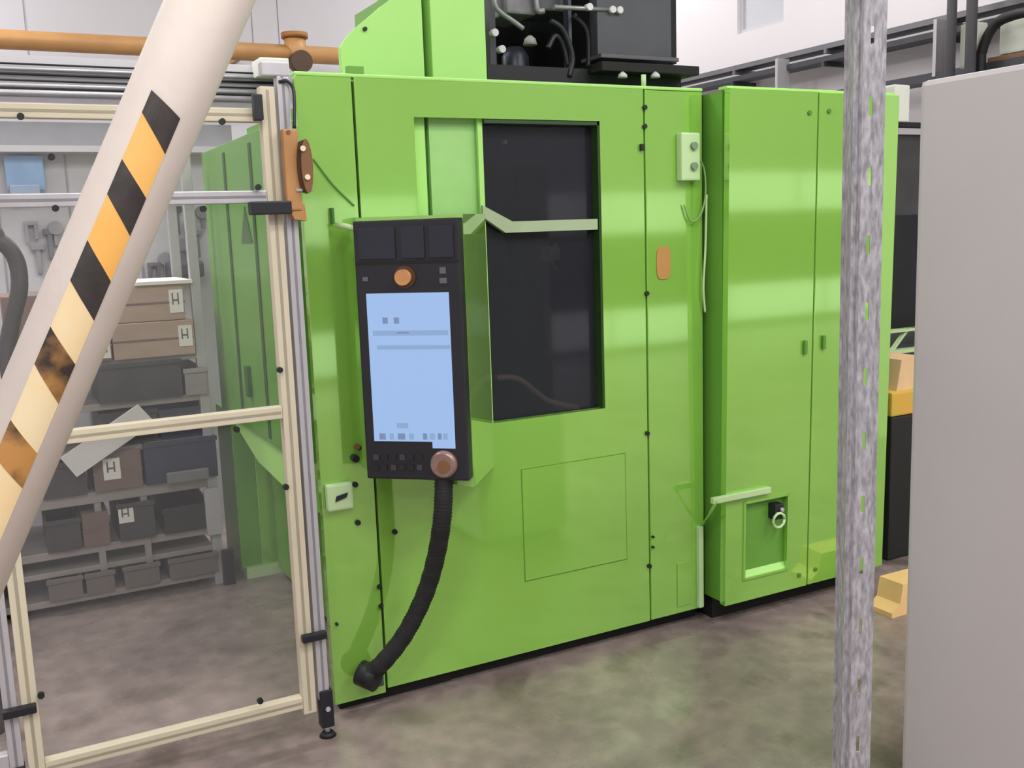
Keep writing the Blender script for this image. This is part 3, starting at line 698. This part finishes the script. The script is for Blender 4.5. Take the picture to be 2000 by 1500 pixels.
# row of pipes and profiles running along behind the fence
def level(px, py, Y): return at(px, py, Y=Y).z
rk = thing('pipe_rack', 'pale aluminium frame carrying horizontal dark and grey conduits, behind the fence top', 'rack', (-.6, 3.2, 0))
BY = 3.2
for x in (-2.2, xy(548, 200, BY)):
    kid('post', box(nb(), x-.03, x+.03, BY-.03, BY+.03, 0, level(300, 118, BY), bev=.004), ALU, rk)
xr = xy(552, 200, BY)
for i, (py, w, mt) in enumerate([(132, .01, BLACKM), (151, .014, BLACKM), (163, .01, BLACKM), (141, .016, ALU), (186, .03, ALU), (172, .02, ALU), (179, .007, BLACKM)]):
    z = level(200, py, BY); kid('conduit', tube(nb(), [(-2.3, BY-.016, z), (xr, BY-.016, z)], w*.55, 12), mt, rk)
kid('backing_board', box(nb(), -2.3, xr, BY+.0, BY+.02, level(200, 205, BY), level(200, 114, BY)), WALLG, rk)
wbx = solo('junction_box', box(nb(), xy(500, 127, 3.1), xy(556, 127, 3.1), 3.0, 3.205, level(528, 146, 3.0), level(528, 112, 3.0), bev=.008), WHITE, 'white junction box at the end of the conduits, under the orange pipe', 'box')
# cabinets and boards at the back left
bz1, bz0 = level(200, 262, 2.6), level(200, 292, 2.6)
lb = thing('rear_work_wall', 'pale grey tool wall with a dark upper band, behind the shelves', 'tool wall', (-1.0, 2.7, 0))
XA, XB = -2.6, xy(425, 400, 2.65)+.1
kid('board', box(nb(), XA, XB, 2.65, 2.7, .0, level(200, 300, 2.65)), BOARD, lb)
kid('dark_band', box(nb(), XA, XB, 2.62, 2.7, level(200, 290, 2.62), level(200, 240, 2.62)), mat('mid_grey_band', (132, 132, 136)), lb)
kid('top_shelf', box(nb(), XA, XB, 2.5, 2.7, level(200, 300, 2.6), level(200, 288, 2.6)), WALLG, lb)
kid('top_board', box(nb(), XA, XB, 2.64, 2.7, level(200, 240, 2.62), level(200, 205, 2.62)), WALLG, lb)
for k in range(7):
    x = XA+.3+k*.33
    kid('board_joint', box(nb(), x-.004, x+.004, 2.644, 2.652, .5, level(200, 300, 2.65)), mat('joint_grey', (150, 150, 154)), lb)
p = at(14, 372, Y=2.63); p2 = at(82, 305, Y=2.63)
solo('blue_notice', box(nb(), p.x, p2.x, 2.6, 2.618, p.z, p2.z, bev=.003), BLUEP, 'light blue sheet hanging on the pale back wall, far left', 'notice')
p = at(20, 385, Y=2.6); p2 = at(76, 360, Y=2.6)
solo('tray', box(nb(), p.x, p2.x, 2.52, 2.649, p.z, p2.z-.005, bev=.006), mat('blue_grey_tray', (140, 158, 184)), 'blue grey tray under the light blue sheet', 'tray')
TOOL = [mat('tool_grey', (112, 112, 118), var=.2), mat('tool_dark', (80, 80, 86), var=.2), mat('tool_pale', (150, 148, 152), var=.15)]
tl = ['round', 'bar', 'fork']
places = ['just right of the hazard pipe', 'above the cardboard boxes', 'beside the rack upright', 'at the far left edge']
spots = [(345, 425, 'bar', 1), (372, 440, 'fork', 2), (355, 478, 'round', 0), (322, 505, 'round', 2), (385, 470, 'bar', 0), (300, 520, 'fork', 0), (108, 445, 'round', 2), (98, 470, 'bar', 0), (60, 440, 'fork', 2), (75, 500, 'bar', 2), (395, 415, 'round', 0), (362, 520, 'big', 1)]
for k, (px, py, kd, mi) in enumerate(spots):
    p = at(px, py, Y=2.62); b = nb()
    if kd == 'bar': box(b, p.x-.012, p.x+.012, 2.61, 2.645, p.z-.09, p.z+.06, bev=.003); box(b, p.x-.03, p.x+.03, 2.605, 2.645, p.z+.03, p.z+.06, bev=.004)
    elif kd == 'fork':
        box(b, p.x-.03, p.x+.03, 2.61, 2.645, p.z, p.z+.02, bev=.003); box(b, p.x-.03, p.x-.014, 2.61, 2.645, p.z-.09, p.z); box(b, p.x+.014, p.x+.03, 2.61, 2.645, p.z-.07, p.z)
    elif kd == 'big': box(b, p.x-.11, p.x+.08, 2.5, 2.645, p.z-.06, p.z+.03, bev=.02); tube(b, [(p.x-.06, 2.56, p.z+.02), (p.x-.07, 2.56, p.z+.1)], .015); tube(b, [(p.x+.05, 2.56, p.z+.02), (p.x+.06, 2.56, p.z+.13)], .012)
    else:
        tube(b, [(p.x, 2.645, p.z), (p.x, 2.6, p.z)], .035, 16); box(b, p.x-.01, p.x+.01, 2.61, 2.64, p.z-.09, p.z)
    nm = {'bar': 'hanging_hammer', 'fork': 'hanging_clamp', 'round': 'hanging_reel', 'big': 'vice'}[kd]
    lab0 = {'bar': 'dark short-headed tool hanging on the pale wall', 'fork': 'two-pronged grey clamp hanging on the pale wall', 'round': 'round grey tool hanging on the pale wall', 'big': 'dark grey bench vice above the cardboard boxes'}[kd]
    where = ['high, right of the hazard pipe', 'above the right end of the cardboard boxes', 'just above the bench vice', 'low, right of the hazard pipe', 'low, beside the rack upright', 'lowest, touching the hazard pipe', 'high, just left of the hazard pipe', 'left of the hazard pipe below another', 'by the dark hose', 'between dark hose and hazard pipe', 'highest, beside the rack upright', ''][k]
    lab = lab0 if kd == 'big' else lab0.replace('hanging on the pale wall', 'on the pale wall, ')+where
    o = solo(nm, b, TOOL[mi], lab, 'vice' if kd == 'big' else 'tool', None if kd == 'big' else 'tools hung on the pale wall')

# ================================================================== SHELF RACK WITH BOXES
SY, SD = 1.55, .5
sr_ = thing('storage_rack', 'grey steel shelf rack loaded with boxes and crates, behind the clear door', 'rack', (-.8, SY+.25, 0))
SX0, SX1 = -1.75, -.235
zT = zy(420, 295, SY)
for x in (SX0, SX1-.01):
    for y in (SY, SY+SD-.04): kid('upright', box(nb(), x-.022, x+.022, y, y+.04, 0, zT, bev=.003), mat('pale_rack_steel', (178, 176, 178), rough=.4, metal=.2), sr_)
def lv(py, px=300): return zy(px, py, SY)
Z1, Z2, Z3, Z4, Z5 = lv(945), lv(778), lv(702), lv(1052), lv(1098)
for z, th in ((Z1, .05), (Z2, .03), (lv(1046), .035), (lv(1084), .025), (.07, .03)):
    kid('shelf', box(nb(), SX0+.02, SX1-.03, SY+.0, SY+SD, z-th, z, bev=.003), RACKG, sr_)
kid('shelf', box(nb(), SX0+.02, SX1-.03, SY+.0, SY+SD, lv(697)-.025, lv(697), bev=.003), RACKG, sr_)
# white corner post with bracket at lower right, dark foot
kid('corner_plate', box(nb(), xy(401, 990, SY-.03), xy(432, 990, SY-.03), SY-.035, SY-.005, zy(415, 1045, SY-.03), Z1-.052, bev=.003), mat('pale_plate', (176, 172, 178)), sr_)
kid('rack_foot', box(nb(), xy(436, 1110, SY-.03), xy(458, 1110, SY-.03), SY-.04, SY+.0, 0, zy(445, 1075, SY-.03), bev=.004), BLACK, sr_)
for px in (195, 286):
    x = xy(px, 1030, SY); kid('divider', box(nb(), x-.014, x+.014, SY-.006, SY+.03, .07, Z1-.05, bev=.002), RACKG, sr_)
def bx(px0, px1, zb, zt, mt, name, label, cat, lab=None, group=None, Y=SY-.02, dep=.4, lid=False):
    x0, x1 = xy(px0, 750, Y), xy(px1, 750, Y)
    zm = (zb+zt)/2; 
    t = thing(name, label, cat, ((x0+x1)/2, Y+dep/2, zb), group)
    if name.startswith('card'):
        kid('carton', box(nb(), x0, x1, Y, Y+dep, zb, zt, bev=.004), mt, t)
        kid('flap_edge', box(nb(), x0-.002, x1+.002, Y-.003, Y+.0, zm-.004, zm+.004), CARDD, t)
    else:
        b = nb(); w = .008
        box(b, x0, x1, Y, Y+w, zb, zt); box(b, x0, x1, Y+dep-w, Y+dep, zb, zt); box(b, x0, x0+w, Y+w, Y+dep-w, zb, zt); box(b, x1-w, x1, Y+w, Y+dep-w, zb, zt); box(b, x0+w, x1-w, Y+w, Y+dep-w, zb, zb+w)
        kid('body', b, mt, t); kid('rim', box(nb(), x0-.006, x1+.006, Y-.008, Y, zt-.02, zt, bev=.002), mt, t)
    if lab:
        for (lx0, lx1, f0, f1) in lab:
            a_, c_ = x0+(x1-x0)*lx0, x0+(x1-x0)*lx1; q0, q1 = zb+(zt-zb)*f0, zb+(zt-zb)*f1
            l_ = kid('label_sheet', box(nb(), a_, c_, Y-.005, Y-.001, q0, q1), PAPER, t)
            b = nb(); w_2, h_2 = (c_-a_), (q1-q0)
            box(b, a_+w_2*.2, a_+w_2*.3, Y-.006, Y-.005, q0+h_2*.35, q0+h_2*.85); box(b, a_+w_2*.6, a_+w_2*.7, Y-.006, Y-.005, q0+h_2*.35, q0+h_2*.85); box(b, a_+w_2*.3, a_+w_2*.6, Y-.006, Y-.005, q0+h_2*.5, q0+h_2*.58)
            kid('print', b, mat('label_print', (96, 90, 90)), l_)
    return t
zs1 = lv(697)
bx(228, 388, zs1, zs1+.155, CARD, 'cardboard_box', 'wide brown cardboard box, lower of the two beside the hazard pipe', 'box', [(.80, .97, .25, .85)])
bx(222, 374, zs1+.157, zs1+.315, CARD, 'cardboard_box', 'wide brown cardboard box with a pale sheet on top, upper of two', 'box', [(.80, .98, .2, .85)], Y=SY)
solo('paper_sheet', box(nb(), xy(262, 545, SY), xy(374, 545, SY), SY-.02, SY+.4, zs1+.316, zs1+.332, bev=.002), PAPER, 'white sheet lying on the upper brown cardboard box', 'sheet')
bx(170, 225, zs1, zs1+.14, CARDD, 'cardboard_box', 'small brown box half hidden behind the hazard pipe, left of the wide ones', 'box', [(.55, .95, .1, .6)])
bx(20, 110, zs1, zs1+.30, CARDD, 'cardboard_box', 'tall dark brown box at the far left behind the black hose', 'box', None)
bx(192, 356, Z2, Z2+.17, CRATE, 'storage_crate', 'charcoal plastic crate under the brown cardboard boxes', 'crate', None)
bx(362, 404, Z2, Z2+.12, mat('grey_bin', (150, 144, 146)), 'storage_bin', 'small pale grey bin right of the charcoal crate', 'bin', None)
bx(188, 300, Z2-.20, Z2-.05, CRATE, 'storage_crate', 'dark crate behind the white leaning sheet', 'crate', None, Y=SY+.04)
bx(306, 400, Z2-.20, Z2-.06, CRATEB, 'storage_crate', 'dark blue crate hanging under the middle shelf', 'crate', None, Y=SY+.03)
kid('shelf', box(nb(), SX0+.02, SX1-.03, SY+.0, SY+SD, Z2-.225, Z2-.2, bev=.003), RACKG, sr_)
bx(268, 412, Z1, Z1+.19, CRATEB, 'storage_crate', 'deep dark blue crate standing on the wide shelf', 'crate', None)
o = solo('grey_tray', box(nb(), xy(322, 900, SY-.03), xy(404, 900, SY-.03), SY-.06, SY-.032, Z1+.003, Z1+.05, bev=.004), mat('mid_grey_tray', (118, 116, 120)), 'low grey tray in front of the dark blue crate', 'tray')
bx(165, 262, Z1, Z1+.17, CARDD, 'cardboard_box', 'brown box with a pale label, left of the dark blue crate', 'box', [(.2, .55, .3, .85)])
bx(60, 150, Z1, Z1+.15, CRATE, 'storage_crate', 'dark crate on the wide shelf behind the hazard pipe', 'crate', None)
# leaning white sheet
b = nb(); Yp_ = SY-.07
pl = [at(270, 790, Y=Yp_), at(303, 825, Y=Yp_), at(150, 932, Y=Yp_), at(118, 895, Y=Yp_)]
prism(b, [(p_.x, p_.z) for p_ in pl], 1, Yp_, Yp_+.012)
solo('leaning_board', b, mat('pale_board', (214, 210, 210), rough=.5), 'white board leaning diagonally in front of the shelves', 'board')
# lower bays
zl = lv(1046)
bx(58, 128, zl, zl+.14, CRATE, 'storage_crate', 'dark crate in the lower left bay of the rack', 'crate')
bx(132, 186, zl, zl+.15, CARDD, 'cardboard_box', 'reddish brown box in the lower bay between dark crate and divider', 'box')
bx(206, 278, zl, zl+.17, CRATE, 'storage_crate', 'black crate with a pale label in the middle lower bay', 'crate', [(.0, .42, .5, .95)])
bx(296, 392, zl, zl+.12, mat('black_bin', (44, 44, 44)), 'storage_crate', 'wide black crate in the right lower bay', 'crate')
zl2 = lv(1084)
for (a_, c_, l_) in ((50, 120, 'flat grey drawer box, lowest left bay'), (128, 186, 'flat grey drawer box left of the first divider'), (206, 278, 'flat grey drawer box between the two dividers'), (298, 396, 'flat grey drawer box in the lowest right bay')):
    bx(a_, c_, .07, zl2-.028, mat('taupe_bin', (112, 104, 102)), 'drawer_box', l_, 'box')

# black looped hose at the far left
q = [at(-40, 470, Y=.5), at(0, 472, Y=.5), at(30, 505, Y=.5), at(38, 560, Y=.5), at(25, 620, Y=.5), at(12, 690, Y=.5), at(4, 740, Y=.5), at(-10, 800, Y=.5), at(-30, 900, Y=.5), at(-40, 1050, Y=.5)]
q = [Vector((q[0].x-.28, .5, .03)), Vector((q[0].x-.26, .5, 1.2))]+q+[Vector((q[-1].x-.02, .5, .0))]
solo('looped_hose', tube(nb(), spline(q), .026, 14), mat('dark_hose', (66, 62, 64), rough=.5), 'thick dark hose arching at the far left edge behind the hazard pipe', 'hose')

# ================================================================== RIGHT WALL SERVICES
ct = thing('cable_tray', 'long grey cable tray on the white wall, upper of two', 'cable tray', (XR, 2, 2.75))
def tray(t, z, x, mt, y0=-2.0, y1=4.2, h=.05):
    kid('rail', box(nb(), x-.01, x, y0, y1, z, z+h), mt, t); kid('floor', box(nb(), x, x+.14, y0, y1, z, z+.006), mt, t); kid('rear_rail', box(nb(), x+.14, x+.15, y0, y1, z, z+h), mt, t)
    for k in range(7):
        y = y0+.4+k*.95; kid('bracket', box(nb(), x-.015, XR, y-.012, y+.012, z-.03, z-.0), mt, t)
tray(ct, 2.745, 4.2, TRAYM, h=.035)
kid('cable', tube(nb(), [(4.27, -2.0, 2.772), (4.27, 4.2, 2.772)], .02, 8), BLACK, ct)
ct2 = thing('cable_tray', 'dark cable tray on the white wall, just below the grey one', 'cable tray', (XR, 2, 2.64))
tray(ct2, 2.66, 4.18, TRAYD, h=.035)
ct3 = thing('cable_tray', 'dark lower cable tray above the grey cabinet', 'cable tray', (XR, 1, 2.4))
tray(ct3, zc := at(1750, 165, X=4.1).z-.02, 4.10, TRAYD, y0=-2, y1=2.1, h=.05)
for px in (1515, 1822):
    p = at(px, 150, X=4.08)
    solo('drop_rod', box(nb(), 4.085, 4.2, p.y-.012, p.y+.012, at(px, 175 if px < 1700 else 150, X=4.08).z, at(px, 120 if px < 1700 else 45, X=4.08).z+.02, bev=.002), ALU, 'pale rod crossing the trays left of the galvanised upright' if px < 1700 else 'pale rod crossing the trays right of the galvanised upright', 'rod')
for px, w, l_ in ((1858, .05, 'dark vertical pipe on the white wall, left of two'), (1897, .055, 'dark vertical pipe on the white wall, right of two')):
    p = at(px, 60, X=3.95); solo('wall_pipe', tube(nb(), [(3.95, p.y, 1.2), (3.95, p.y, 4.7)], w*.55, 14), mat('dark_pipe', (84, 82, 86), rough=.5), l_, 'pipe')
p = at(1890, 85, X=4.0); solo('white_tube_box', box(nb(), 4.0, 4.10, p.y-.055, p.y+.055, at(1890, 132, X=4.0).z, at(1890, 45, X=4.0).z, bev=.015), WHITE, 'white tube shaped box in front of the dark wall pipes', 'box')
q = [at(1915, 140, X=4.02), at(1918, 100, X=4.02), at(1935, 60, X=4.02), at(1962, 36, X=4.02), at(2020, 25, X=4.02), at(2060, 60, X=4.02)]
q = [Vector((4.02, q[0].y, 0)), Vector((4.02, q[0].y, 1.5))]+q+[Vector((4.02, q[-1].y-.05, 1.5)), Vector((4.02, q[-1].y-.05, 0))]
solo('black_hose', tube(nb(), spline(q), .028, 12), RUBBER, 'black hose arching above the grey cabinet, upper right corner', 'hose')
zt3 = zc+.008
b = nb(); box(b, 4.115, 4.235, at(2030, 100, X=4.1).y, at(1925, 100, X=4.1).y, zt3, at(1960, 106, X=4.1).z, bev=.01)
solo('brown_carton', b, WOOD, 'brown carton just above the grey cabinet, right edge', 'box')
b = nb(); box(b, 4.115, 4.23, at(2030, 80, X=4.1).y, at(1948, 80, X=4.1).y, at(1960, 105.5, X=4.1).z, at(1960, 40, X=4.1).z, bev=.01)
solo('white_carton', b, WHITE, 'white carton on the brown one, under the arching black hose', 'box')
# ---- glimpse between upright and grey cabinet
dk = thing('dark_machine', 'dark tall machine seen in the gap left of the grey cabinet', 'machine', (3.2, .9, 0))
kid('body', box(nb(), 2.85, 3.9, .6, 1.5, .1, zy(1770, 262, .6), bev=.01), mat('dark_machine_paint', (62, 62, 62), var=.25, scale=6), dk)
kid('base', box(nb(), 2.8, 3.9, .55, 1.5, 0, .1), BLACKM, dk)
kid('top_bar', box(nb(), 2.8, 3.9, .52, .6, zy(1770, 248, .55), zy(1770, 240, .55)), BLACK, dk)
kid('panel', box(nb(), 2.86, 3.9, .585, .6, zy(1770, 640, .6), zy(1770, 420, .6), bev=.003), BLACKM, dk)
kid('switch_box', box(nb(), 2.95, 3.06, .5, .6, zy(1765, 238, .5), zy(1765, 165, .5), bev=.01), WHITE, dk)
gr_ = thing('green_rail', 'pale green lattice rail in the gap left of the grey cabinet', 'rail', (3.0, .45, .95))
za_, zb2_ = zy(1768, 641, .45), zy(1768, 684, .45)
kid('top_bar', box(nb(), 2.4, 3.9, .43, .47, za_-.015, za_), PALE_G, gr_); kid('bottom_bar', box(nb(), 2.4, 3.9, .43, .47, zb2_-.01, zb2_+.01), PALE_G, gr_)
for k in range(9):
    x = 2.42+k*.16; kid('lattice_bar', prism(nb(), [(x, zb2_), (x+.02, zb2_), (x+.14, za_), (x+.12, za_)] if k % 2 else [(x+.12, zb2_), (x+.14, zb2_), (x+.02, za_), (x, za_)], 1, .44, .46), PALE_G, gr_)
for x in (2.42, 3.85): kid('post', box(nb(), x-.02, x+.02, .43, .47, 0, zb2_), PALE_G, gr_)
bn = thing('orange_bin', 'orange and yellow box on a dark stand in the gap beside the grey cabinet', 'box', (2.9, .2, .5))
kid('body', box(nb(), xy(1742, 780, .1), xy(1790, 780, .1), .1, .4, zy(1760, 812, .1), zy(1760, 765, .1), bev=.01), mat('orange_yellow_plastic', (222, 164, 66), rgb2=(196, 180, 70), scale=9), bn)
kid('lid', prism(nb(), [(xy(1758, 760, .1), zy(1760, 765, .1)), (xy(1800, 760, .1), zy(1760, 765, .1)), (xy(1800, 700, .1), zy(1760, 700, .1)), (xy(1768, 700, .1), zy(1760, 705, .1))], 1, .12, .38), mat('pale_orange_lid', (222, 186, 140)), bn)
sd = solo('dark_stand', box(nb(), xy(1742, 780, .1), xy(1790, 780, .1)+.1, .1, .42, 0, zy(1760, 812, .1)-.001, bev=.01), mat('dark_stand_paint', (26, 27, 24)), 'dark stand under the orange and yellow box', 'stand')
b = nb(); p = at(1742, 1208, Z=0); 
prism(b, [(p.x, 0), (p.x+.3, 0), (p.x+.3, .13), (p.x+.06, .13), (p.x+.045, .05), (p.x, .02)], 1, p.y, p.y+.12)
solo('yellow_floor_guard', b, mat('pale_yellow_paint', (236, 196, 134)), 'pale yellow floor guard at the foot of the grey cabinet', 'guard')

# ================================================================== ADDED BANDS BEHIND THE CAMERA (unseen, mirrored softly in the paint)
hb_ = thing('dark_backdrop', 'long dark added lockers behind the camera, out of the photo', 'backdrop', (0, -7.6, 0))
kid('body', box(nb(), -4.4, 10.9, -7.95, -7.4, .54, 1.45), mat('near_black_backdrop', (34, 34, 36)), hb_)  # unseen block added to mirror as a dark band in the green
kid('plinth', box(nb(), -4.4, 10.9, -7.95, -7.4, .0, .06), BLACKM, hb_)
GLOW = emat('reflection_glow', (250, 250, 255), 1.25)  # glow of the unseen strips added for light bands in the paint
wn = struct('glow_band_high', box(nb(), -4.4, 10.9, -8.0, -7.96, 1.47, 2.02), WALLG)  # added glowing strip, mirrored as the upper light band
for k in range(9): kid('pane', box(nb(), -4.36+k*1.7, -2.74+k*1.7, -7.96, -7.95, 1.49, 2.0), GLOW, wn)  # emissive faces of the added upper strip
wn = struct('glow_band_low', box(nb(), -4.4, 10.9, -7.40, -7.385, .06, .55), WALLG)  # added glowing strip near the floor, mirrored as the lower light band
for k in range(9): kid('pane', box(nb(), -4.36+k*1.7, -2.74+k*1.7, -7.384, -7.37, .08, .53), GLOW, wn)  # emissive faces of the added lower strip
